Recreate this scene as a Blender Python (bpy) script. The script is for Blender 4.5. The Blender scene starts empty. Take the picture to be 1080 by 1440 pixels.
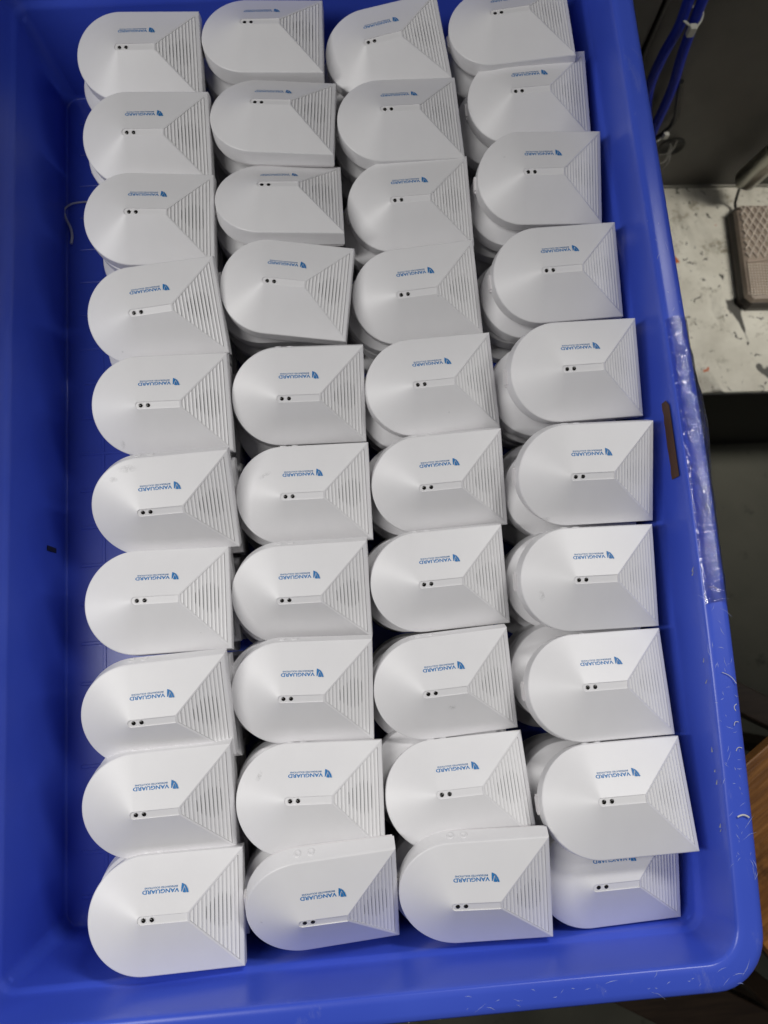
import bpy, bmesh, math, random
from mathutils import Vector, Matrix, Euler, noise
random.seed(7)
S = 0.0006                       # one modelling unit = 0.6 mm (a detector is 100 units wide)
scene = bpy.context.scene
COL = scene.collection

# ---------------------------------------------------------------- camera
CAM_ROT= [[0.996754, 0.071926, -0.036173], [-0.077546, 0.978489, -0.191169], [0.021645, 0.193353, 0.98089]]
CAM_H= 749.49
cam_d = bpy.data.cameras.new('camera')
cam_d.sensor_fit = 'HORIZONTAL'; cam_d.sensor_width = 36.0; cam_d.lens = 36.0
cam_d.clip_start = 0.01; cam_d.clip_end = 50
cam_d.dof.use_dof = True; cam_d.dof.focus_distance = 0.44; cam_d.dof.aperture_fstop = 14
cam = bpy.data.objects.new('camera', cam_d); COL.objects.link(cam)
mw = Matrix(CAM_ROT).to_4x4(); mw.translation = Vector((0, 0, CAM_H * S)); cam.matrix_world = mw
scene.camera = cam

# ---------------------------------------------------------------- light (indoor, fluorescent tubes overhead, added fill on the machine)
w = bpy.data.worlds.new('World'); scene.world = w; w.use_nodes = True
w.node_tree.nodes['Background'].inputs[0].default_value = (0.95, 0.98, 1.0, 1)
w.node_tree.nodes['Background'].inputs[1].default_value = 0.04
def area(name, loc, target, sx, sy, power, col):
    d = bpy.data.lights.new(name, 'AREA'); d.shape = 'RECTANGLE'; d.size = sx * S; d.size_y = sy * S
    d.energy = power; d.color = col
    o = bpy.data.objects.new(name, d); COL.objects.link(o); o.location = Vector(loc) * S
    o.rotation_euler = (Vector(target) - Vector(loc)).to_track_quat('-Z', 'Y').to_euler()
    return o
area('tube_lamp_left', (-1100, 60, 1500), (0, 50, 0), 220, 1500, 6.5, (1.0, 0.985, 0.965))
area('tube_lamp_far', (1250, 1900, 2300), (0, 100, 0), 1000, 420, 14.5, (1.0, 0.985, 0.965))
area('tube_lamp_right', (1800, 480, 2000), (400, 150, 0), 40, 900, 2.4, (1.0, 0.985, 0.965))
r_ = area('machine_fill', (1700, 600, 1200), (900, 740, -770), 200, 700, 0.7, (1.0, 0.96, 0.88))  # added fill to brighten the base plate, narrow enough to miss the bin
r_.data.spread = math.radians(46)
scene.view_settings.view_transform = 'Standard'; scene.view_settings.look = 'None'
scene.view_settings.exposure = 0.10; scene.view_settings.gamma = 1.0

# ---------------------------------------------------------------- helpers
def link(o, parent=None):
    COL.objects.link(o)
    if parent is not None: o.parent = parent
    return o
def mesh(name, verts, faces, mats=(), fm=None, smooth=None):
    me = bpy.data.meshes.new(name)
    me.from_pydata([(v[0] * S, v[1] * S, v[2] * S) for v in verts], [], faces)
    for m in mats: me.materials.append(m)
    if fm: me.polygons.foreach_set('material_index', fm)
    if smooth is not None:
        me.polygons.foreach_set('use_smooth', smooth if isinstance(smooth, list) else [smooth] * len(faces))
    me.update(); return me
def obj(name, me, parent=None): return link(bpy.data.objects.new(name, me), parent)
def empty(name, loc=(0, 0, 0), rot=None):
    o = bpy.data.objects.new(name, None); o.empty_display_size = 0.01; COL.objects.link(o)
    o.location = Vector(loc) * S
    if rot is not None: o.rotation_euler = rot
    return o
def tag(o, label=None, cat=None, group=None, kind=None):
    if label: o['label'] = label
    if cat: o['category'] = cat
    if group: o['group'] = group
    if kind: o['kind'] = kind
    return o
class MB:
    def __init__(s): s.v = []; s.f = []; s.sm = []
    def add(s, vs, fs, smooth=False):
        b = len(s.v); s.v += [tuple(v) for v in vs]; s.f += [tuple(i + b for i in f) for f in fs]; s.sm += [smooth] * len(fs)
    def box(s, x0, x1, y0, y1, z0, z1, M=None):
        vs = [Vector((x, y, z)) for z in (z0, z1) for y in (y0, y1) for x in (x0, x1)]
        if M is not None: vs = [M @ v for v in vs]
        s.add(vs, [(0, 2, 3, 1), (4, 5, 7, 6), (0, 1, 5, 4), (2, 6, 7, 3), (0, 4, 6, 2), (1, 3, 7, 5)])
    def bbox(s, x0, x1, y0, y1, z0, z1, r, M=None):     # box with all its top edges and uprights chamfered
        def ring(i, z): return [Vector(p) for p in ((x0+i+r, y0+i, z), (x1-i-r, y0+i, z), (x1-i, y0+i+r, z), (x1-i, y1-i-r, z), (x1-i-r, y1-i, z), (x0+i+r, y1-i, z), (x0+i, y1-i-r, z), (x0+i, y0+i+r, z))]
        rs = [ring(0, z0), ring(0, z1 - r), ring(r * .3, z1 - r * .3), ring(r, z1)]
        vs = sum(rs, []);
        if M is not None: vs = [M @ v for v in vs]
        fs = [tuple(reversed(range(8))), tuple(24 + i for i in range(8))]
        for k in range(3):
            for i in range(8): j = (i + 1) % 8; fs.append((k*8+i, k*8+j, k*8+8+j, k*8+8+i))
        s.add(vs, fs)
    def tube(s, pts, r, n=10, cap=True):
        pts = [Vector(p) for p in pts]; rings = []
        for i, p in enumerate(pts):
            t = (pts[min(i + 1, len(pts) - 1)] - pts[max(i - 1, 0)]).normalized()
            a = t.cross(Vector((0.13, 0.2, 1)) if abs(t.z) < .9 else Vector((1, 0.1, 0))).normalized(); b = t.cross(a)
            rr = r[i] if isinstance(r, (list, tuple)) else r
            rings.append([p + a * math.cos(q) * rr + b * math.sin(q) * rr for q in [2 * math.pi * k / n for k in range(n)]])
        vs = sum(rings, []); fs = []
        for i in range(len(pts) - 1):
            for k in range(n): l = (k + 1) % n; fs.append((i*n+k, i*n+n+k, i*n+n+l, i*n+l))
        s.add(vs, fs, True)
        if cap: s.add(rings[0], [tuple(range(n))]); s.add(rings[-1], [tuple(reversed(range(n)))])
    def mesh(s, name, mat): return mesh(name, s.v, s.f, [mat], None, s.sm)
    def build(s, name, mat, parent=None): return obj(name, s.mesh(name, mat), parent)
def spline(pts, n=8):
    P = [Vector(p) for p in pts]; P = [P[0] * 2 - P[1]] + P + [P[-1] * 2 - P[-2]]; out = []
    for i in range(1, len(P) - 2):
        for k in range(n):
            t = k / n; a, b, c, d = P[i-1:i+3]
            out.append(.5 * ((2*b) + (c-a)*t + (2*a-5*b+4*c-d)*t*t + (3*b-a-3*c+d)*t**3))
    out.append(P[-2]); return out

# ---------------------------------------------------------------- materials
def mat(name, col, rough=.5, metal=0, spec=.5):
    m = bpy.data.materials.new(name); m.use_nodes = True; b = m.node_tree.nodes['Principled BSDF']
    b.inputs['Base Color'].default_value = (*col, 1); b.inputs['Roughness'].default_value = rough
    b.inputs['Metallic'].default_value = metal; b.inputs['Specular IOR Level'].default_value = spec
    return m
def N(m, t, **k):
    n = m.node_tree.nodes.new(t)
    for a, b in k.items():
        if hasattr(n, a): setattr(n, a, b)
        else: n.inputs[a].default_value = b
    return n
def L(m, a, b): m.node_tree.links.new(a, b)
def coord(m, scale=(1, 1, 1)):
    t = N(m, 'ShaderNodeTexCoord'); mp = N(m, 'ShaderNodeMapping'); mp.inputs['Scale'].default_value = scale
    L(m, t.outputs['Object'], mp.inputs['Vector']); return mp.outputs[0]
def bump(m, scale, strength, dist=.0002, vec=None, detail=3, prev=None):
    n = N(m, 'ShaderNodeTexNoise', Scale=scale, Detail=detail); L(m, vec or coord(m), n.inputs['Vector'])
    b = N(m, 'ShaderNodeBump', Strength=strength, Distance=dist); L(m, n.outputs['Fac'], b.inputs['Height'])
    if prev is not None: L(m, prev, b.inputs['Normal'])
    return b.outputs[0]
def ramp(m, src, stops):
    r = N(m, 'ShaderNodeValToRGB'); L(m, src, r.inputs[0]); e = r.color_ramp.elements
    while len(e) > 1: e.remove(e[-1])
    e[0].position = stops[0][0]; e[0].color = (*stops[0][1], 1)
    for p, c in stops[1:]: x = e.new(p); x.color = (*c, 1)
    return r.outputs[0]
def nz(m, scale, detail=4, rough=.55, vec=None, dist=0):
    n = N(m, 'ShaderNodeTexNoise', Scale=scale, Detail=detail, Roughness=rough, Distortion=dist)
    L(m, vec or coord(m), n.inputs['Vector']); return n.outputs['Fac']
def mix(m, fac, a, b):
    x = N(m, 'ShaderNodeMix', data_type='RGBA')
    for sock, v in ((x.inputs[0], fac), (x.inputs[6], a), (x.inputs[7], b)):
        if hasattr(v, 'links'): L(m, v, sock)
        elif isinstance(v, (int, float)): sock.default_value = v
        else: sock.default_value = (*v, 1)
    return x.outputs[2]
def P(m): return m.node_tree.nodes['Principled BSDF']
def to(m, out, name): L(m, out, P(m).inputs[name])
BW = lambda a, b: [(a, (0, 0, 0)), (b, (1, 1, 1))]

white = mat('white_abs_plastic', (.785, .778, .79), .38, spec=.45)
to(white, bump(white, 2600, .10, .00006), 'Normal')
to(white, mix(white, ramp(white, nz(white, 45), BW(.35, .75)), (.79, .783, .795), (.762, .754, .768)), 'Base Color')
white_slat = mat('white_slat_plastic', (.79, .783, .79), .34, spec=.45)
backw = mat('white_back_plastic', (.74, .72, .73), .5)
black = mat('vent_dark', (.26, .26, .265), .6)
lensm = mat('lens_black', (.012, .011, .010), .08)
printb = mat('blue_print', (.010, .175, .47), .5)
printg = mat('blue_grey_print', (.05, .18, .40), .5)

blue = mat('blue_bin_plastic', (.042, .082, .50), .36, spec=.5)
v = coord(blue)
scr = ramp(blue, nz(blue, 60, 8, .75, coord(blue, (1, .35, 1)), .6), BW(.60, .76))
geo = N(blue, 'ShaderNodeNewGeometry'); sep = N(blue, 'ShaderNodeSeparateXYZ'); L(blue, geo.outputs['Position'], sep.inputs[0])
hz = ramp(blue, sep.outputs['Z'], BW(.022, .030))           # scuffs gather on the handled rim
mm = N(blue, 'ShaderNodeMath', operation='MULTIPLY'); L(blue, scr, mm.inputs[0]); L(blue, hz, mm.inputs[1])
m2 = N(blue, 'ShaderNodeMath', operation='MULTIPLY'); L(blue, mm.outputs[0], m2.inputs[0]); m2.inputs[1].default_value = .42
c0 = mix(blue, ramp(blue, nz(blue, 9, 3), BW(.3, .7)), (.044, .088, .58), (.062, .116, .65))
to(blue, mix(blue, m2.outputs[0], c0, (.30, .34, .62)), 'Base Color')
P(blue).inputs['Roughness'].default_value = .30
to(blue, bump(blue, 900, .10, .0001, prev=bump(blue, 25, .12, .001)), 'Normal')

# ---------------------------------------------------------------- the detector
LEN, HR, T, HX, CZ, R = 136.6, 19.45, 18.1, 47.0, -2.6, 50.0
XR, XC = LEN / 2, -LEN / 2 + R
RI = 3.6                                   # half-width of the flat strip along the ridge
ZI = HR * (1 - RI / R); XH = XR - HX
def outline(inset, z, n=48, cz=0):         # counter-clockwise from the far right corner, round the left end, to the near right corner
    pts = [(XR - inset, R - inset, z + cz)]
    for i in range(n + 1):
        a = math.pi / 2 + math.pi * i / n
        pts.append((XC + (R - inset) * math.cos(a), (R - inset) * math.sin(a), z))
    pts.append((XR - inset, -R + inset, z + cz)); return pts
def housing_mesh():
    n = 48; rings = [outline(-.5, -T, n), outline(0, -1.0, n, CZ), outline(.25, -.25, n, CZ), outline(.9, .35 * .9, n, CZ)]
    V = sum(rings, []); K = n + 3; F = []; SM = []
    for k in range(3):
        for i in range(K):
            j = (i + 1) % K; F.append((k*K+i, k*K+j, k*K+K+j, k*K+K+i)); SM.append(0 < i < K - 2)
    F = [tuple(reversed(f)) for f in F]
    # roof: inner ring round the ridge slot
    b = len(V); ri = [(XC + RI * math.cos(math.pi/2 + math.pi*i/n), RI * math.sin(math.pi/2 + math.pi*i/n), ZI) for i in range(n + 1)]
    V += ri + [(XH, -RI, ZI), (XH, RI, ZI)]
    o = 3 * K
    for i in range(n): F.append((o+1+i, o+2+i, b+i+1, b+i)[::1]); SM.append(True)
    hn, hf = b + n + 1, b + n + 2
    F += [(o+1, b, hf), (o+1, hf, o)]; SM += [False, False]                # far side, creased from the ridge end to the start of the curve
    F += [(b+n, o+1+n, hn), (o+1+n, o+K-1, hn)]; SM += [False, False]
    # slot floor, a step lower on its far side
    dz = .75; c = len(V)
    V += [(x * 1, y * 1, z - dz) for x, y, z in ri] + [(XH, -RI, ZI - dz), (XH, RI, ZI - dz)]
    for i in range(n): F.append((b+i, b+i+1, c+i+1, c+i)); SM.append(True)
    F += [(b+n, hn, c+n+1, c+n), (hf, b, c, c+n+2), (c+n+1, hn, hf, c+n+2)]; SM += [False] * 3
    F.append(tuple(c + i for i in range(n + 3))); SM.append(False)
    # louvre face: hip borders then a recessed field
    A, B, C_, D = Vector(V[hf]), Vector(V[hn]), Vector(V[o+K-1]), Vector(V[o])      # far top, near top, near corner, far corner
    nn = (C_ - B).cross(D - B).normalized()
    if nn.z < 0: nn = -nn
    def ins(p, dx, dy): return Vector((p.x + dx, p.y + dy, 0))
    def onface(x, y): return Vector((x, y, B.z - (nn.x * (x - B.x) + nn.y * (y - B.y)) / nn.z))
    q = [onface(A.x + 1.6, A.y - .5), onface(B.x + 1.6, B.y + .5), onface(C_.x - 3.2, C_.y + 5.4), onface(D.x - 3.2, D.y - 5.4)]
    r = [p - nn * 1.3 for p in q]; d = len(V); V += [tuple(p) for p in q + r]
    idx = [hf, hn, o+K-1, o]
    for i in range(4):
        j = (i + 1) % 4; F.append((idx[i], idx[j], d+j, d+i)); F.append((d+i, d+j, d+4+j, d+4+i)); SM += [False, False]
    F.append((d+4, d+5, d+6, d+7)); SM.append(False)
    F.append(tuple(range(K))); SM.append(False)
    me = mesh('housing', V, F, [white], None, SM)
    bm = bmesh.new(); bm.from_mesh(me); bmesh.ops.recalc_face_normals(bm, faces=bm.faces); bm.to_mesh(me); bm.free()
    me.set_sharp_from_angle(angle=math.radians(12))
    return me, q, nn
HOUSING, LQ, LN = housing_mesh()
def back_mesh():
    n = 32; a = outline(.8, -T + .01, n); b_ = outline(.8, -T - 3.5, n); K = n + 3
    F = [(i, (i+1) % K, K+(i+1) % K, K+i) for i in range(K)] + [tuple(range(K))[::-1], tuple(range(K, 2*K))]
    mb = MB(); mb.add(a + b_, F)
    xl = XC - R
    mb.box(xl - 1.9, xl + 3, -7, 7, -T - 3.2, -T + 5.5)      # catch at the round end
    mb.box(xl - 1.2, xl + 3, -9, -7, -T - 3.2, -T + 1.5); mb.box(xl - 1.2, xl + 3, 7, 9, -T - 3.2, -T + 1.5)
    return mb.mesh('back_plate', backw)
BACK = back_mesh()
def boss_mesh():                                              # raised oval screw cover on the far side wall
    mb = MB(); n = 20; W, H = 3.6, 5.0; vs = []
    for k, (s_, y) in enumerate(((1, 0), (.86, .9), (.62, .95), (.5, .55))):
        for i in range(n):
            a = 2*math.pi*i/n; vs.append((W*s_*math.cos(a), y, H*s_*math.sin(a)))
    fs = [(k*n+i, k*n+(i+1) % n, k*n+n+(i+1) % n, k*n+n+i) for k in range(3) for i in range(n)] + [tuple(3*n+i for i in range(n))]
    mb.add(vs, fs, True); return mb.mesh('screw_boss', white)
BOSS = boss_mesh()
def lens_mesh():
    mb = MB(); n = 20
    prof = [(2.95, 0), (2.7, .3), (2.42, .15), (2.3, -.6)]
    vs = [(r_*math.cos(2*math.pi*i/n), r_*math.sin(2*math.pi*i/n), z) for r_, z in prof for i in range(n)]
    mb.add(vs, [(k*n+i, k*n+(i+1) % n, k*n+n+(i+1) % n, k*n+n+i) for k in range(3) for i in range(n)], True)
    prof = [(2.35, -.3), (2.0, .0), (1.5, .35), (.7, .56), (.01, .6)]; b = len(mb.v)
    vs = [(r_*math.cos(2*math.pi*i/n), r_*math.sin(2*math.pi*i/n), z) for r_, z in prof for i in range(n)]
    f2 = [(k*n+i, k*n+(i+1) % n, k*n+n+(i+1) % n, k*n+n+i) for k in range(4) for i in range(n)]
    nf = len(mb.f); mb.add(vs, f2, True)
    return mesh('lens', mb.v, mb.f, [white, lensm], [0]*nf + [1]*len(f2), mb.sm)
LENS = lens_mesh()
NS = 12
def slat_meshes():
    out = []; slots = []
    top = (LQ[0] + LQ[1]) / 2; bot = (LQ[2] + LQ[3]) / 2; dn = (bot - top)
    w0 = (LQ[0] - LQ[1]).length / 2; w1 = (LQ[3] - LQ[2]).length / 2
    full = (LQ[0].y, LQ[3].y)
    for i in range(NS):
        u0, u1 = i / NS, (i + 1) / NS
        g = .07 / NS
        prof = [(u0 - g, -1.25), (u0 - g, -.68), (u0 + 2*g, -.62), (u0 + .5 / NS, -.26), (u1 - 4.4*g, .16), (u1 - 3.0*g, .22), (u1 - 2.0*g, .10), (u1 - 1.2*g, -1.25)]
        vs = []
        for u, z in prof:
            c = top + dn * u + LN * z; hw = full[0] + (full[1] - full[0]) * u - .25
            vs += [(c.x, -hw, c.z), (c.x, hw, c.z)]
        n = len(prof); fs = [(2*k, 2*k+1, 2*k+3, 2*k+2) for k in range(n-1)] + [tuple(range(0, 2*n, 2))[::-1], tuple(range(1, 2*n, 2))]
        out.append(mesh('slat', vs, fs, [white_slat]))
        if 3 <= i <= 9:
            u = u1 - 1.0*g; ln = [0, 0, 0, 6, 9.5, 12.5, 15, 16, 15, 12][i]
            a = top + dn * (u1 - 1.4*g) + LN * (-.56); b = top + dn * (u1 + 1.6*g) + LN * (-.52); vs = []; m_ = 8
            for k in range(m_ + 1):
                y = ln * (k / m_ * 2 - 1); s_ = math.sqrt(max(0, 1 - (y / ln)**2)) * .5
                c = (a + b) / 2; e = (b - a) * s_
                vs += [(c.x - e.x, y, c.z - e.z), (c.x + e.x, y, c.z + e.z)]
            slots.append(mesh('vent_slot', vs, [(2*k, 2*k+2, 2*k+3, 2*k+1) for k in range(m_)], [black]))
    return out, slots
SLATS, SLOTS = slat_meshes()
def face_z(y): return HR * (1 - y / R) + .10
def text_mesh(txt, x0, x1, ybase, ytop, name, m, bold=.0):
    cu = bpy.data.curves.new(name, 'FONT'); cu.body = txt; cu.size = 1; cu.offset = bold; cu.resolution_u = 3
    o = bpy.data.objects.new(name, cu); COL.objects.link(o); bpy.context.view_layer.update()
    me = bpy.data.meshes.new_from_object(o.evaluated_get(bpy.context.evaluated_depsgraph_get()))
    bpy.data.objects.remove(o); bpy.data.curves.remove(cu)
    xs = [v.co.x for v in me.vertices]; ys = [v.co.y for v in me.vertices]
    bx, sx = min(xs), max(xs) - min(xs)
    hy = 0.69                                                  # cap height of the font
    for v in me.vertices:                                      # the print reads from the far side: turned half round
        x = x1 - (v.co.x - bx) / sx * (x1 - x0); y = ybase + (v.co.y / hy) * (ytop - ybase)
        v.co = (x * S, y * S, face_z(y) * S)
    me.materials.clear(); me.materials.append(m); me.name = name; return me
WORD = text_mesh('VANGUARD', -18.9, 13.0, 22.7, 19.75, 'brand_lettering', printb, .028)
SUBT = text_mesh('INTEGRATED SOLUTIONS', -17.2, 11.6, 24.85, 23.55, 'small_lettering', printg, .03)
def logo_mesh():
    k = .0485
    polys = [[(840, 96), (874, 110), (884, 140), (850, 224), (832, 232), (834, 160)],
             [(888, 160), (907, 198), (926, 246), (890, 247), (860, 238)],
             [(882, 112), (916, 138), (948, 184), (970, 249), (936, 247), (914, 190), (892, 146)]]
    V, F = [], []
    for p in polys:
        if not p: continue
        b = len(V)
        for x, y in p:
            X = 21.3 - (966 - x) * k; Y = 18.75 + (246 - y) * k * 1.02
            V.append((X, Y, face_z(Y)))
        F.append(tuple(range(b, len(V)))[::-1])
    return mesh('shield_logo', V, F, [printb])
LOGO = logo_mesh()

scuffm = mat('grey_scuff', (.25, .25, .25), .6)
nt = scuffm.node_tree
tc = N(scuffm, 'ShaderNodeTexCoord'); gr = N(scuffm, 'ShaderNodeTexGradient', gradient_type='SPHERICAL')
mp = N(scuffm, 'ShaderNodeMapping'); mp.inputs['Location'].default_value = (-1, -1, 0); mp.inputs['Scale'].default_value = (2, 2, 0)
L(scuffm, tc.outputs['Generated'], mp.inputs['Vector']); L(scuffm, mp.outputs[0], gr.inputs[0])
nn_ = nz(scuffm, 420, 4, .7, None, 1.5)
mu = N(scuffm, 'ShaderNodeMath', operation='MULTIPLY'); L(scuffm, gr.outputs['Fac'], mu.inputs[0]); L(scuffm, ramp(scuffm, nn_, BW(.38, .62)), mu.inputs[1])
mu2 = N(scuffm, 'ShaderNodeMath', operation='MULTIPLY'); L(scuffm, mu.outputs[0], mu2.inputs[0]); mu2.inputs[1].default_value = .26
to(scuffm, mu2.outputs[0], 'Alpha')
def roof_z(x, y):
    if x < XC: return HR * (1 - math.hypot(x - XC, y) / R)
    return HR * (1 - abs(y) / R)
def scuff(parent, x, y, lx, ly, ang):
    V, F = [], []; n = 6; c, s_ = math.cos(ang), math.sin(ang)
    for i in range(n + 1):
        for j in range(n + 1):
            a, b = (i / n - .5) * lx, (j / n - .5) * ly; X, Y = x + a*c - b*s_, y + a*s_ + b*c
            V.append((X, Y, roof_z(X, Y) + .12))
    for i in range(n):
        for j in range(n): F.append((i*(n+1)+j, i*(n+1)+j+1, (i+1)*(n+1)+j+1, (i+1)*(n+1)+j))
    return obj('scuff_mark', mesh('scuff_mark', V, F, [scuffm]), parent)

POSES = [   # column, row, x, y, z, tilt x, tilt y, turn z
    (1, 1, -205.3, 684.2, -0.4, 12.03, 0.47, -1.31),
    (1, 2, -198.0, 577.1, 2.5, 15.2, 1.14, -1.78),
    (1, 3, -197.6, 481.9, 1.1, 9.05, 2.17, -3.05),
    (1, 4, -192.1, 369.4, 8.2, 15.9, -0.79, 5.11),
    (1, 5, -187.5, 269.6, 7.7, 16.04, 2.82, -0.9),
    (1, 6, -188.1, 166.5, 6.4, 27.21, 2.76, 0.72),
    (1, 7, -196.0, 74.3, 3.3, 0.99, 5.04, -0.46),
    (1, 8, -199.3, -30.8, 6.7, 19.14, 1.84, 0.95),
    (1, 9, -200.5, -112.5, 0.3, 14.64, 3.72, -0.67),
    (1, 10, -195.3, -205.2, 0.9, -1.75, 4.5, -0.88),
    (2, 1, -67.2, 702.6, 0.9, -3.17, -1.17, -2.98),
    (2, 2, -60.4, 596.4, 4.6, -7.19, -0.33, -4.96),
    (2, 3, -58.6, 498.2, 1.1, -14.89, 2.22, -0.97),
    (2, 4, -57.3, 391.5, 3.5, 8.69, 0.91, -9.39),
    (2, 5, -50.3, 274.3, -5.5, 24.7, 2.44, -2.07),
    (2, 6, -52.1, 172.4, -14.3, 14.98, -0.28, -1.02),
    (2, 7, -60.6, 71.8, -13.3, 21.82, -1.38, -0.54),
    (2, 8, -64.2, -22.9, -11.3, 15.55, 0.71, -2.93),
    (2, 9, -61.8, -118.6, -1.0, -4.4, 0.02, -2.35),
    (2, 10, -55.2, -209.2, 3.8, 29.85, 4.13, -0.87),
    (3, 1, 70.0, 682.9, -4.9, 9.73, -9.34, 6.6),
    (3, 2, 78.5, 585.8, 1.2, 1.52, 1.19, 1.28),
    (3, 3, 82.7, 490.5, -14.8, 12.23, -1.02, 0.96),
    (3, 4, 80.7, 383.8, -15.6, 19.04, -2.3, 3.94),
    (3, 5, 87.0, 276.4, -5.4, 11.75, 2.83, 2.67),
    (3, 6, 85.9, 173.4, -12.4, 20.67, -0.68, 1.83),
    (3, 7, 77.3, 75.2, -14.5, 13.17, 0.29, 1.39),
    (3, 8, 72.7, -28.3, -15.9, 13.84, -1.23, 2.89),
    (3, 9, 76.2, -125.0, -5.9, -7.84, -0.01, 1.52),
    (3, 10, 81.8, -208.9, 9.7, 20.69, -4.8, 0.67),
    (4, 1, 211.5, 693.4, 9.4, -0.71, -6.54, 0.39),
    (4, 2, 227.6, 611.3, -9.0, 10.48, -3.44, 0.22),
    (4, 3, 226.2, 503.7, 1.6, 13.61, -0.17, -2.23),
    (4, 4, 229.7, 386.7, 6.9, 13.21, 1.28, 1.84),
    (4, 5, 231.2, 271.5, 23.4, 12.23, 5.32, 1.11),
    (4, 6, 229.5, 165.5, 17.8, 18.97, 1.58, -1.41),
    (4, 7, 221.0, 63.8, 10.1, 8.31, 3.75, -1.44),
    (4, 8, 217.9, -38.0, 6.4, -0.79, 2.41, -0.1),
    (4, 9, 217.0, -138.3, 19, -5.77, 0.24, 0.15),
    (4, 10, 210.9, -210.7, -13, 15.52, 1.91, -0.18),
]
COLN = {1: 'leftmost', 2: 'second', 3: 'third', 4: 'rightmost'}
ORD = ['', 'first', 'second', 'third', 'fourth', 'fifth', 'sixth', 'seventh', 'eighth', 'ninth', 'tenth']
SCUFFS = {(1, 4): [(-38, -34, 3, 3, 0)], (1, 5): [(-40, -37, 5, 9, .3)], (1, 6): [(-42, 32, 9, 5, .2), (-28, 41, 20, 7, .1)],
          (2, 6): [(-37, 22, 18, 3.5, .5)], (2, 9): [(-46, 22, 4, 12, -.5)], (3, 4): [(22, -6, 2, 2, 0)], (3, 5): [(14, -30, 2.2, 2.2, 0)],
          (3, 8): [(5, -17, 8, 5, .3)], (4, 7): [(-50, -14, 5, 12, .3)], (4, 6): [(-42, -42, 12, 4, -.1)], (2, 10): [(-55, -5, 3, 3, 0)],
          (4, 3): [(-40, 20, 3, 3, 0)], (1, 9): [(58, 22, 2, 2, 0)], (3, 7): [(22, 3, 2, 2, 0)], (1, 7): [(40, -33, 2, 2, 0)]}
SPECIAL = {(1, 4): 'turned slightly, tiny dark speck on its round end, leftmost column',
           (1, 5): 'with a small grey smudge near its lower curve, leftmost column',
           (1, 6): 'with grey smudges on its upper curve, leftmost column',
           (2, 6): 'with a short grey scratch left of its print',
           (2, 9): 'with a short dark scuff on its round end',
           (2, 10): 'leaning steeply so its side wall shows, bottom of the second column',
           (2, 4): 'twisted clockwise out of line, fourth down the second column',
           (1, 10): 'at the bottom of the leftmost column in the near left corner',
           (3, 10): 'showing two screw bosses on its side, bottom of the third column',
           (4, 10): 'half covered by the one above it in the near right corner',
           (4, 9): 'lying on the half covered one near the bottom right',
           (4, 1): 'cut off by the top edge of the photo, top of the rightmost column',
           (3, 1): 'tilted at the top of the third column'}
root0 = None; parts0 = None
GROUP = 'white detectors in the top layer of the blue bin'
for (c, r, x, y, z, a, b, g) in POSES:
    t = empty('detector', (x, y, z))
    t.rotation_euler = (Matrix.Rotation(math.radians(g), 3, 'Z') @ Matrix.Rotation(math.radians(a), 3, 'X') @ Matrix.Rotation(math.radians(b), 3, 'Y')).to_euler()
    lab = 'white detector ' + (SPECIAL.get((c, r)) or '%s from the top in the %s column' % (ORD[r], COLN[c] + (' of four' if c in (2, 3) else '')))
    tag(t, lab, 'detector', GROUP)
    if parts0 is None:
        parts0 = []
        parts0 += [obj('housing', HOUSING, t), obj('back_plate', BACK, t)]
        for me in SLATS: parts0.append(obj('slat', me, t))
        for me in SLOTS: parts0.append(obj('vent_slot', me, t))
        for dx in (1.8, 8.9):
            o = obj('lens', LENS, t); o.location = Vector((XC + dx, 0, ZI - .75)) * S; parts0.append(o)
        for dx in (-.5, 11.5):
            o = obj('screw_boss', BOSS, t); o.location = Vector((XC + dx, R, -T + 7.0)) * S; parts0.append(o)
        parts0 += [obj('brand_lettering', WORD, t), obj('small_lettering', SUBT, t), obj('shield_logo', LOGO, t)]
    else:
        for p0 in parts0:
            q = p0.copy(); COL.objects.link(q); q.parent = t
    for s_ in SCUFFS.get((c, r), ()): scuff(t, *s_)
# the layers underneath, seen in the notches between the round ends
rnd = random.Random(3)
for layer, zz in ((2, -41), (3, -79), (4, -117)):
    for (c, r, x, y, z, a, b, g) in POSES:
        if layer == 3 and r == 10: pass
        dx = rnd.uniform(-13, -5) + (4 if c == 1 else 0); dy = rnd.uniform(-6, 16)
        if r == 10: dy = rnd.uniform(0, 6)
        if r == 1: dy = rnd.uniform(-8, 4)
        lz = (z * .5 if z < 10 else z * .4) + zz
        if (c, r) == (4, 10): lz -= 18
        t = empty('detector', (x + dx, y + dy, max(lz, -123)))
        t.rotation_euler = (math.radians(rnd.uniform(5, 13)), math.radians(b * .5 + rnd.uniform(-1, 1)), math.radians(rnd.uniform(-4, 4)))
        tag(t, 'white detector in the %s layer, under the %s one of the %s column' % (ORD[layer], ORD[r], COLN[c]), 'detector',
            'white detectors stacked underneath the top layer')
        for p0 in parts0[:2]:
            q = p0.copy(); COL.objects.link(q); q.parent = t

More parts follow.
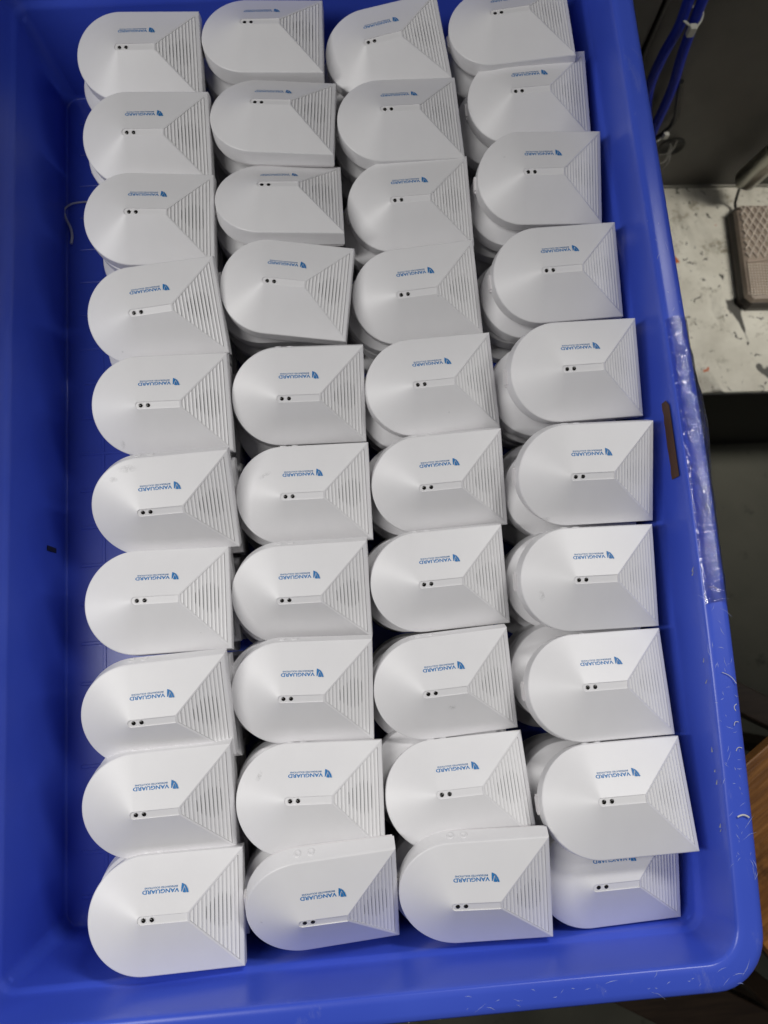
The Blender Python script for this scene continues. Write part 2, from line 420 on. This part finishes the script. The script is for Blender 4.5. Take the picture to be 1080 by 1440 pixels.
# ---------------------------------------------------------------- the blue bin
def bow(x, y):                    # the long side wall of the soft bin leans in towards its near end
    if x > 0 and y < 285: x -= 15.0 * ((285 - max(y, -250)) / 470) ** 2 * min(1, x / 250)
    return x
def rrect(x0, x1, y0, y1, r, z, n=10):
    pts = []
    for cx, cy, a0 in ((x1 - r, y0 + r, -90), (x1 - r, y1 - r, 0), (x0 + r, y1 - r, 90), (x0 + r, y0 + r, 180)):
        for i in range(n + 1):
            a = math.radians(a0 + 90 * i / n); pts.append((cx + r * math.cos(a), cy + r * math.sin(a), z))
        if a0 == -90: pts += [(x1, y0 + r + (y1 - y0 - 2*r) * k / 16, z) for k in range(1, 16)]
    return [(bow(x, y), y, z) for x, y, z in pts]
def sweep(rings, m, name, parent, cap0=False, cap1=False):
    K = len(rings[0]); V = sum(rings, []); F = []
    for k in range(len(rings) - 1):
        for i in range(K): j = (i + 1) % K; F.append((k*K+i, k*K+j, k*K+K+j, k*K+K+i))
    if cap0: F.append(tuple(range(K)))
    if cap1: F.append(tuple(range((len(rings)-1)*K, len(rings)*K)))
    me = mesh(name, V, F, [m], None, True)
    me.set_sharp_from_angle(angle=math.radians(50))
    return obj(name, me, parent)
def base(off, z, r, draft, lx=0):     # draft 0 at floor level .. 1 at rim level
    lx = lx or (max(0, min(1, (z + 12) / 52)) * 9 if draft > .74 else 0)
    return rrect(-343 - 9*draft - off - lx, 302 + 10*draft + off, -253 - 13*draft - off, 762 + 12*draft + off, r, z)
bn = empty('storage_bin', (0, -260, -155)); tag(bn, 'large blue plastic bin holding the rows of white detectors', 'storage bin')
off = Vector((0, -260, -155))
def inbin(o): o.location = -off * S; return o
inner = [base(-3, -150, 14, 0), base(-1, -149.3, 18, 0), base(-.2, -147.5, 20, 0), base(0, -144, 16, .05), base(-1.2, -20, 13, .68), base(-.9, -14.5, 14, .70), base(1.0, -11.5, 16, .735),
         base(1.7, -8, 18, .75), base(2.2, -3, 20, .78), base(2.6, 40, 27, .98)]
inbin(sweep(inner, blue, 'bin_wall', bn))
rim = [base(2.6, 40, 27, .98), base(2.9, 45.5, 28, 1), base(3.6, 48.6, 29, 1), base(5.2, 50.0, 30, 1), base(10, 50.2, 34, 1), base(20, 50.0, 41, 1), base(24.6, 49.2, 44, 1),
       base(26.4, 47.2, 46, 1), base(26.8, 41, 46, 1), base(27.3, 22, 47, 1), base(25, 22, 46, 1), base(24, 40, 44, 1), base(9, 42, 32, 1), base(8, 34, 30, .98),
       base(4.5, -16, 24, .745), base(1.5, -24, 24, .70), base(4, -156, 22, 0), base(-10, -158, 10, 0)]
inbin(sweep(rim, blue, 'bin_rim', bn, cap1=True))
flo = sweep([base(-3, -150, 14, 0)], blue, 'bin_floor', bn, cap0=True); inbin(flo)
mb = MB()
for k in range(22): yy = -225 + k * 45; mb.bbox(-325, 285, yy, yy + 4, -150.5, -148.9, .7)
for xx in (-300, -150, 0, 150, 270): mb.bbox(xx, xx + 4, -232, 748, -150.5, -149.2, .6)
inbin(mb.build('floor_rib', blue, bn))

# clear tape over the right rim, brown tape on the inner step
tape = bpy.data.materials.new('clear_tape'); tape.use_nodes = True; nt = tape.node_tree
pb = P(tape); pb.inputs['Base Color'].default_value = (.85, .88, .95, 1); pb.inputs['Roughness'].default_value = .05; pb.inputs['Specular IOR Level'].default_value = .8
tr = N(tape, 'ShaderNodeBsdfTransparent'); mx = N(tape, 'ShaderNodeMixShader')
fr = N(tape, 'ShaderNodeFresnel', IOR=1.5)
mad = N(tape, 'ShaderNodeMath', operation='MULTIPLY_ADD'); L(tape, fr.outputs[0], mad.inputs[0]); mad.inputs[1].default_value = 1.3
wr = ramp(tape, nz(tape, 110, 6, .7, coord(tape, (1, .5, 1)), 1.5), [(.45, (.02,)*3), (.60, (.10,)*3), (.70, (.45,)*3)])
L(tape, wr, mad.inputs[2])
bn1 = bump(tape, 75, 1.0, .0028, coord(tape, (1, .5, 1)), 5); bn2 = bump(tape, 330, .8, .0007, None, 3, bn1)
gl = N(tape, 'ShaderNodeBsdfGlossy', Roughness=.07); gl.inputs['Color'].default_value = (1, 1, 1, 1)
hz2 = N(tape, 'ShaderNodeMixShader'); hz2.inputs[0].default_value = .10; L(tape, gl.outputs[0], hz2.inputs[1]); L(tape, pb.outputs[0], hz2.inputs[2])
L(tape, bn2, gl.inputs['Normal']); L(tape, bn2, pb.inputs['Normal']); L(tape, bn2, fr.inputs['Normal'])
L(tape, mad.outputs[0], mx.inputs[0]); L(tape, tr.outputs[0], mx.inputs[1]); L(tape, hz2.outputs[0], mx.inputs[2])
L(tape, mx.outputs[0], nt.nodes['Material Output'].inputs['Surface'])
V, F = [], []; prof = [(314.6, 40), (315.3, 46.5), (316.6, 49.6), (320, 50.8), (326, 50.9), (332, 50.7), (336.5, 49.8), (338.6, 47.6), (339.3, 41), (339.6, 24)]
ny = 90
for j in range(ny + 1):
    y = 30 + 280 * j / ny
    for i, (px, pz) in enumerate(prof):
        lift = 1.8 * max(0, noise.noise(Vector((px * .08, y * .05, 1.3)))) + .4 * max(0, noise.noise(Vector((px * .3, y * .22, 4.1))))
        e = 4 * noise.noise(Vector((px * .2, 3 if j == 0 else 9, 0))) if j in (0, ny) else 0
        bul = (4.5 * math.exp(-((y - 200) / 45) ** 2)) if i >= 7 else 0
        V.append((bow(px + .5 + lift * .4 + bul, y), y + e, pz + .5 + lift * .8))
K = len(prof)
for j in range(ny):
    for i in range(K - 1): F.append((j*K+i, j*K+i+1, (j+1)*K+i+1, (j+1)*K+i))
inbin(tag(obj('packing_tape', mesh('packing_tape', V, F, [tape], None, True), bn), 'clear wrinkled packing tape over the rim'))
brt = mat('brown_tape', (.09, .042, .020), .55); to(brt, bump(brt, 500, .3, .0002), 'Normal')
V = []; F = []; k0 = 12
for j in range(k0 + 1):
    t_ = j / k0; y = 150 + 78 * t_
    w0 = 1 if 0 < j < k0 else .6
    xw = 302 + 10*.9 + 2.5
    for z_ in (23 + 2.5 * noise.noise(Vector((y*.1, 0, 0))), 39 - (6 if j == k0 else 0)):
        V.append((bow(xw - .6 - (39 - z_) * .04, y), y + (3 if z_ > 20 else 0), z_))
for j in range(k0): F.append((2*j, 2*j+1, 2*j+3, 2*j+2))
inbin(obj('brown_tape', mesh('brown_tape', V, F, [brt]), bn))

# small litter
litm = mat('white_thread', (.62, .62, .62), .6)
mb = MB(); mb.tube(spline([(-305, 606, -147), (-322, 606, -146.5), (-336, 604, -147), (-344, 596, -147), (-341, 583, -147), (-336, 571, -147), (-334, 560, -147), (-335, 549, -147)], 6), [1.0 + .02 * k for k in range(43)], 8)
o = mb.build('thread', litm); tag(o, 'short white thread curled on the bin floor by the left wall', 'thread')
dark = mat('dark_smudge', (.018, .018, .035), .7)
mb = MB()
for i in range(1): mb.bbox(-346.2, -345.0, 0, 6, -8, 16, .5, Matrix.Translation((1.3, 150, -118)))
o = mb.build('wall_mark', dark, bn); inbin(o)
mb = MB(); rr = random.Random(11)
def curl(x, y, z, l, r, a):
    pts = [(x + l * (t - .5) * math.cos(a) - 2.0*math.sin(a)*math.sin(t*3), y + l * (t - .5) * math.sin(a) + 2.0*math.cos(a)*math.sin(t * 3), z + r * .6) for t in [k / 5 for k in range(6)]]
    pts = [(bow(p[0] - 5, p[1]), p[1], p[2]) for p in pts]; mb.tube(pts, r, 6)
curl(334, -156, 51, 10, .8, -.15); curl(335, -38, 51, 16, .3, -.75); curl(337, -100, 50.5, 6, .3, .3); curl(331, 42, 51, 9, .3, -.5)
curl(339, -64, 50, 6, .35, 1.3); curl(337, -78, 51, 5, .3, .5)
burr = MB()
for k in range(9): x_, y_ = bow(315.5, 0) + rr.uniform(-1, 1), rr.uniform(-170, 60); burr.tube([(bow(x_, y_) - 1, y_, 49.6), (bow(x_, y_) + rr.uniform(-1, 1), y_ + rr.uniform(2, 5), 49.8)], [rr.uniform(.3, .9), .2], 5)
for k in range(26):
    x = rr.uniform(20, 318); curl(x, -291.5 + rr.uniform(-1.5, 1), 44 + rr.uniform(-3, 3), rr.uniform(1.0, 3.5), .3, rr.uniform(-.6, .6))
scr_ = MB(); r5 = random.Random(21)
for k in range(110):
    if k < 82:
        y_ = r5.uniform(-210, 60) if r5.random() < .75 else r5.uniform(60, 420); x_ = bow(r5.uniform(315, 337), y_); a_ = r5.gauss(1.5, .6) if r5.random() < .6 else r5.uniform(0, 3.1)
    else: x_ = r5.uniform(60, 300); y_ = -r5.uniform(271, 290); a_ = r5.gauss(.1, .5)
    l_ = r5.choice((1.5, 2, 3, 4, 7)) * r5.uniform(.6, 1.2); w_ = r5.uniform(.10, .26); z_ = 50.22
    dx_, dy_ = math.cos(a_) * l_, math.sin(a_) * l_; px_, py_ = -math.sin(a_) * w_, math.cos(a_) * w_; cu = r5.uniform(-.25, .25)
    scr_.add([(x_ - dx_, y_ - dy_, z_), (x_ + px_ - dy_ * cu, y_ + py_ + dx_ * cu, z_ + .05), (x_ + dx_, y_ + dy_, z_), (x_ - px_ - dy_ * cu, y_ - py_ + dx_ * cu, z_ + .05)], [(0, 3, 2, 1)])
inbin(tag(scr_.build('rim_scratch', mat('pale_scratch', (.36, .42, .74), .5), bn), 'fine pale scratches on the rim', kind='stuff'))
inbin(tag(burr.build('rim_burr', mat('grey_burr', (.22, .23, .30), .5), bn), 'greyish burrs on the inner edge', kind='stuff'))
o = mb.build('plastic_shavings', litm); tag(o, 'tiny white plastic shavings and burrs clinging to the blue rim', 'debris', kind='stuff')

# ---------------------------------------------------------------- background
conc = mat('dark_floor', (.05, .05, .04), .7)
c1 = mix(conc, ramp(conc, nz(conc, 7, 6), BW(.3, .7)), (.060, .060, .043), (.095, .092, .068))
to(conc, mix(conc, ramp(conc, nz(conc, 26, 5, .65), BW(.60, .72)), c1, (.03, .028, .02)), 'Base Color')
to(conc, bump(conc, 60, .3, .001), 'Normal')
FZ = -1200
mb = MB(); mb.add([(-9000, -9000, FZ), (9000, -9000, FZ), (9000, 9000, FZ), (-9000, 9000, FZ)], [(0, 1, 2, 3)])
tag(mb.build('floor', conc), kind='structure')

# machine: dirty cream base plate, dark cabinet panels behind it
plate = mat('dirty_cream_paint', (.4, .38, .31), .5)
vv = coord(plate)
a_ = mix(plate, ramp(plate, nz(plate, 9, 6, .6), BW(.35, .68)), (.66, .64, .56), (.40, .375, .31))
a_ = mix(plate, ramp(plate, nz(plate, 38, 7, .72), BW(.55, .70)), a_, (.17, .145, .10))
a_ = mix(plate, ramp(plate, nz(plate, 62, 4, .6, None, .8), BW(.62, .66)), a_, (.018, .016, .013))
a_ = mix(plate, ramp(plate, nz(plate, 150, 3, .5), BW(.70, .74)), a_, (.03, .026, .02))
a_ = mix(plate, ramp(plate, nz(plate, 17, 3, .5, coord(plate, (1.5, .8, 1)), .7), BW(.655, .68)), a_, (.03, .027, .02))
a_ = mix(plate, ramp(plate, nz(plate, 6.5, 5, .6, coord(plate, (1.6, .7, 1)), .5), BW(.50, .60)), a_, mix(plate, .5, a_, (.10, .085, .06)))
a_ = mix(plate, ramp(plate, nz(plate, 33, 2, .5, None, .3), BW(.70, .715)), a_, (.45, .10, .02))
to(plate, a_, 'Base Color'); to(plate, bump(plate, 90, .25, .0006), 'Normal')
darkp = mat('dark_grey_panel', (.055, .052, .046), .45)
to(darkp, mix(darkp, ramp(darkp, nz(darkp, 12, 5), BW(.3, .7)), (.050, .048, .042), (.075, .068, .058)), 'Base Color')
to(darkp, bump(darkp, 300, .15, .0003), 'Normal')
blackm = mat('black_edge', (.012, .012, .011), .5)
MA = math.radians(-2.76)
mc = empty('machine', (728, 985, FZ)); mc.rotation_euler = (0, 0, MA)
tag(mc, 'dark machine cabinet with a dirty cream base plate right of the bin', 'machine')
def loc(px, py, pz): return (px, py, pz - FZ)
mb = MB(); mb.bbox(-700, 900, -482, 0, -784 - FZ, -770 - FZ, 2); mb.build('base_plate', plate, mc)
mb = MB(); mb.box(-690, 890, -474, -2, 0, -784.5 - FZ); mb.box(-700, 900, -483.5, -482.5, -795 - FZ, -776 - FZ); mb.build('plinth', blackm, mc)
pn = MB(); pn.bbox(-174, 900, 0, 300, -779 - FZ, 1050 - FZ, 3); pn.build('cabinet_panel', darkp, mc)
pn = MB(); pn.bbox(-700, -180, 3, 300, -779 - FZ, 1050 - FZ, 3); pn.build('cabinet_panel', darkp, mc)
mb = MB(); n = 28
cx, cz_, rr_ = -31, -634 - FZ, 27
ringp = lambda r_, y: [(cx + r_ * math.cos(2*math.pi*i/n), y, cz_ + r_ * 1.0 * math.sin(2*math.pi*i/n)) for i in range(n)]
vs = ringp(rr_, -1.0) + ringp(rr_ - 3, -3.5) + ringp(rr_ - 5, -1.2) + ringp(rr_ - 5.2, -.6)
mb.add(vs, [(k*n+i, k*n+(i+1) % n, k*n+n+(i+1) % n, k*n+n+i) for k in range(3) for i in range(n)] + [tuple(3*n+i for i in range(n))], True)
mb.build('cable_hole', blackm, mc)
mb = MB(); mb.bbox(-36, 36, -3, 0, -30, 30, 3, Matrix.Translation((120, 0, 80)))
# steel strip behind plate
strip = mat('edge_trim', (.20, .19, .16), .4)
mb = MB(); mb.box(-700, 900, -5, -.5, -769.8 - FZ, -764 - FZ); mb.build('trim_strip', strip, mc)

hose = mat('blue_hose', (.006, .020, .30), .55, spec=.25); tie = mat('cable_tie', (.42, .41, .36), .5); wire = mat('grey_wire', (.10, .095, .08), .5); blk = mat('black_hose', (.012, .012, .012), .4)
hz_ = empty('hose_bundle', (600, 970, -600)); ho = Vector((600, 970, -600))
tag(hz_, 'two dark blue air hoses held by a pale cable tie on the machine panel', 'hoses')
def hs(name, pts, r, m):
    mb = MB(); mb.tube([Vector(p) - ho for p in spline(pts, 8)], r, 12); return mb.build(name, m, hz_)
hs('hose', [(560, 962, 60), (566, 968, -150), (570, 967, -245), (576, 967, -305), (572, 966, -365), (575, 966, -430), (590, 966, -490), (612, 966, -540), (640, 964, -620)], 8.5, hose)
hs('hose', [(582, 962, 60), (588, 968, -150), (592, 967, -245), (598, 967, -305), (606, 966, -370), (617, 966, -430), (622, 966, -480), (624, 965, -530), (630, 964, -620)], 8.5, hose)
hs('hose', [(636, 977, -440), (650, 975, -490), (664, 975, -540), (655, 975, -580), (632, 975, -600)], 5, blk)
hs('cable_tie', [(574, 960, -285), (592, 952, -292), (604, 960, -286), (603, 975, -280), (580, 978, -280), (574, 960, -285)], 1.8, tie)
mb = MB(); mb.bbox(-5, 7, -5, 5, -9, 9, 1.5, Matrix.Translation(Vector((589, 950, -295)) - ho)); mb.build('tie_head', tie, hz_)
mb = MB(); mb.bbox(-5, 5, -4, 4, -6, 6, 1.2, Matrix.Translation(Vector((650, 955, -556)) - ho)); mb.build('tie_head', tie, hz_)
hs('cable_tie', [(648, 955, -556), (634, 950, -566), (622, 955, -572)], 1.2, tie)
wz = empty('wire_tuft', (680, 962, -600)); tag(wz, 'pale thin wires poking out of the round hole in the dark machine panel', 'wires')
mb = MB()
for k, (a, b) in enumerate((((690, 985, -622), (662, 955, -640)), ((695, 985, -630), (670, 950, -655)), ((700, 985, -612), (655, 958, -622)))):
    a, b = Vector(a), Vector(b); mb.tube([p - Vector((680, 962, -600)) for p in spline([a, (a + b) / 2 + Vector((4, -14, 6 * k - 6)), b], 6)], 1.6, 6)
mb.build('wire', wire, wz)

chrome = mat('dark_chrome', (.45, .45, .40), .28, 1.0)
cyl = empty('steel_cylinder', (880, 955, -690)); co = Vector((880, 955, -690)); tag(cyl, 'polished steel cylinder leaning against the dark panel above the foot pedal', 'cylinder')
mb = MB(); a, b = Vector((872, 940, -700)), Vector((905, 925, -470)); d_ = (b - a).normalized()
mb.tube([a - co, a + d_ * 4 - co, a + d_ * 6 - co, b - co], [15, 22, 24, 24], 32); mb.build('barrel', chrome, cyl)
mb = MB(); mb.tube([a - d_ * 16 - co, a + d_ * 2 - co], 7, 16); mb.build('rod', chrome, cyl)
mb = MB(); mb.tube([a - d_ * 12 - co, Vector((876, 925, -752)) - co, Vector((882, 905, -768)) - co], 3.2, 8); mb.build('cord', blk, cyl)

# foot pedal
pedm = mat('pedal_grey_brown', (.17, .135, .105), .5); to(pedm, bump(pedm, 200, .3, .0006), 'Normal')
to(pedm, mix(pedm, ramp(pedm, nz(pedm, 30, 5), BW(.35, .7)), (.30, .24, .19), (.18, .14, .11)), 'Base Color')
peds = mat('pedal_side', (.05, .042, .036), .45)
pd = empty('foot_pedal', (900, 795, -770)); pd.rotation_euler = (0, 0, MA); tag(pd, 'grey brown foot pedal with diamond tread on the dirty cream base plate', 'foot pedal')
mb = MB(); mb.bbox(-46, 90, -118, 118, 0, 30, 16); mb.build('pedal_base', peds, pd)
mb = MB(); mb.bbox(-42, 90, -112, 112, 26, 40, 12); mb.build('pedal_top', pedm, pd)
mb = MB()
def clipbar(cx, cy, ang, x0, x1, y0, y1):
    d = Vector((math.sin(ang), math.cos(ang))); t0, t1 = -1e9, 1e9
    for c_, d__, lo, hi in ((cx, d.x, x0, x1), (cy, d.y, y0, y1)):
        ta, tb = (lo - c_) / d__, (hi - c_) / d__; t0 = max(t0, min(ta, tb)); t1 = min(t1, max(ta, tb))
    if t1 - t0 > 4:
        m = Matrix.Translation((cx + d.x*(t0+t1)/2, cy + d.y*(t0+t1)/2, 40)) @ Matrix.Rotation(-ang, 4, 'Z'); l = (t1 - t0) / 2
        mb.bbox(-1.8, 1.8, -l, l, -1, 3.6, 1.0, m)
for k in range(-14, 18):
    for sgn in (1, -1): clipbar(-36 + k * 16, 0, sgn * math.radians(31), -34, 86, -16, 104)
ridge = mat('worn_lit_tread_edge', (.50, .43, .36), .5)  # paler for wear and to paint in light along the ridges
tag(mb.build('diamond_tread', ridge, pd), kind='stuff')
mb = MB()
for i in range(19):
    for j in range(12): x_, y_ = -32 + i * 6.2, -100 + j * 6.2; mb.bbox(x_ - 1.9, x_ + 1.9, y_ - 1.9, y_ + 1.9, 39, 42, .9)
tag(mb.build('stud_tread', ridge, pd), kind='stuff')
mb = MB(); mb.tube([(-34, -26, 39.5), (0, -24, 41), (30, -19, 41), (86, -22, 40.5)], 2.2, 8); mb.build('seam_ridge', pedm, pd)

# wooden stool beside and below the near right corner, dark frame under it
wood = mat('worn_wood', (.25, .11, .03), .42)
wv = coord(wood, (3, 40, 3))
w1 = mix(wood, ramp(wood, nz(wood, 6, 6, .6, wv, .6), BW(.3, .7)), (.40, .17, .040), (.17, .062, .014))
to(wood, mix(wood, ramp(wood, nz(wood, 22, 5, .6), BW(.56, .70)), w1, (.055, .022, .008)), 'Base Color')
to(wood, bump(wood, 8, .4, .001, wv), 'Normal')
dwood = mat('dark_wood', (.045, .026, .014), .55); dv = coord(dwood, (3, 30, 3))
to(dwood, mix(dwood, ramp(dwood, nz(dwood, 8, 5, .6, dv), BW(.3, .7)), (.05, .03, .017), (.025, .014, .008)), 'Base Color')
st = empty('wooden_stool', (379, -240, FZ)); ang = math.atan2(22, 34); st.rotation_euler = (0, 0, ang)
tag(st, 'worn orange brown wooden stool below the near right corner of the bin', 'stool')
for k in range(2):       # boards of the seat, running along the far edge
    mb = MB(); mb.bbox(0, 460, -240 * k - 238.5, -240 * k - .5, -322 - FZ, -300 - FZ + .6 * math.sin(k * 2.1), 2); mb.build('seat_board', wood, st)
for lx, ly in ((8, -478), (8, -40), (420, -478), (420, -320)):
    mb = MB(); mb.bbox(lx, lx + 32, ly, ly + 32, 0, -323 - FZ, 2); mb.build('leg', dwood, st)
mb = MB(); mb.box(2, 6, -474, -6, -352 - FZ, -322.5 - FZ); mb.build('apron', dwood, st)
def beam(p0, p1, wdt, z, th, name='crossbar'):
    p0, p1 = Vector((*p0, z)), Vector((*p1, z)); d = p1 - p0; l = d.length
    M_ = Matrix.Translation(p0) @ Matrix.Rotation(math.atan2(d.y, d.x), 4, 'Z')
    mb = MB(); mb.bbox(0, l, -wdt, 0, -th, 0, 3, M_); return mb
RF = empty('support_frame', (500, -300, FZ)); tag(RF, 'dark brown wooden frame on the floor seen below the near right corner', 'wooden frame')
for p0, p1, wd in (((480, 35), (1100, -331), 52), ((330, -461), (900, -783), 100)):
    mb = beam(p0, p1, wd, -700, 40); mb.v = [(v[0] - 500, v[1] + 300, v[2] - FZ) for v in mb.v]; mb.build('crossbar', dwood, RF)
for x_, y_ in ((1000, -290), (380, -560), (820, -800)):
    mb = MB(); mb.bbox(x_ - 520, x_ - 480, y_ + 280, y_ + 320, 0, -741 - FZ, 3); mb.build('leg', dwood, RF)
# the bench that carries the bin (hidden behind it)
bt = empty('bin_stand', (0, 200, FZ)); tag(bt, 'black stand underneath the blue bin, showing only as a dark shape', 'stand')
mb = MB(); mb.bbox(-280, 240, -380, 500, -200 - FZ, -158.5 - FZ, 3); mb.build('stand_top', blackm, bt)
for x_, y_ in ((-260, -360), (190, -360), (-260, 450), (190, 450)):
    mb = MB(); mb.bbox(x_, x_ + 30, y_, y_ + 30, 0, -201 - FZ, 3); mb.build('leg', blackm, bt)
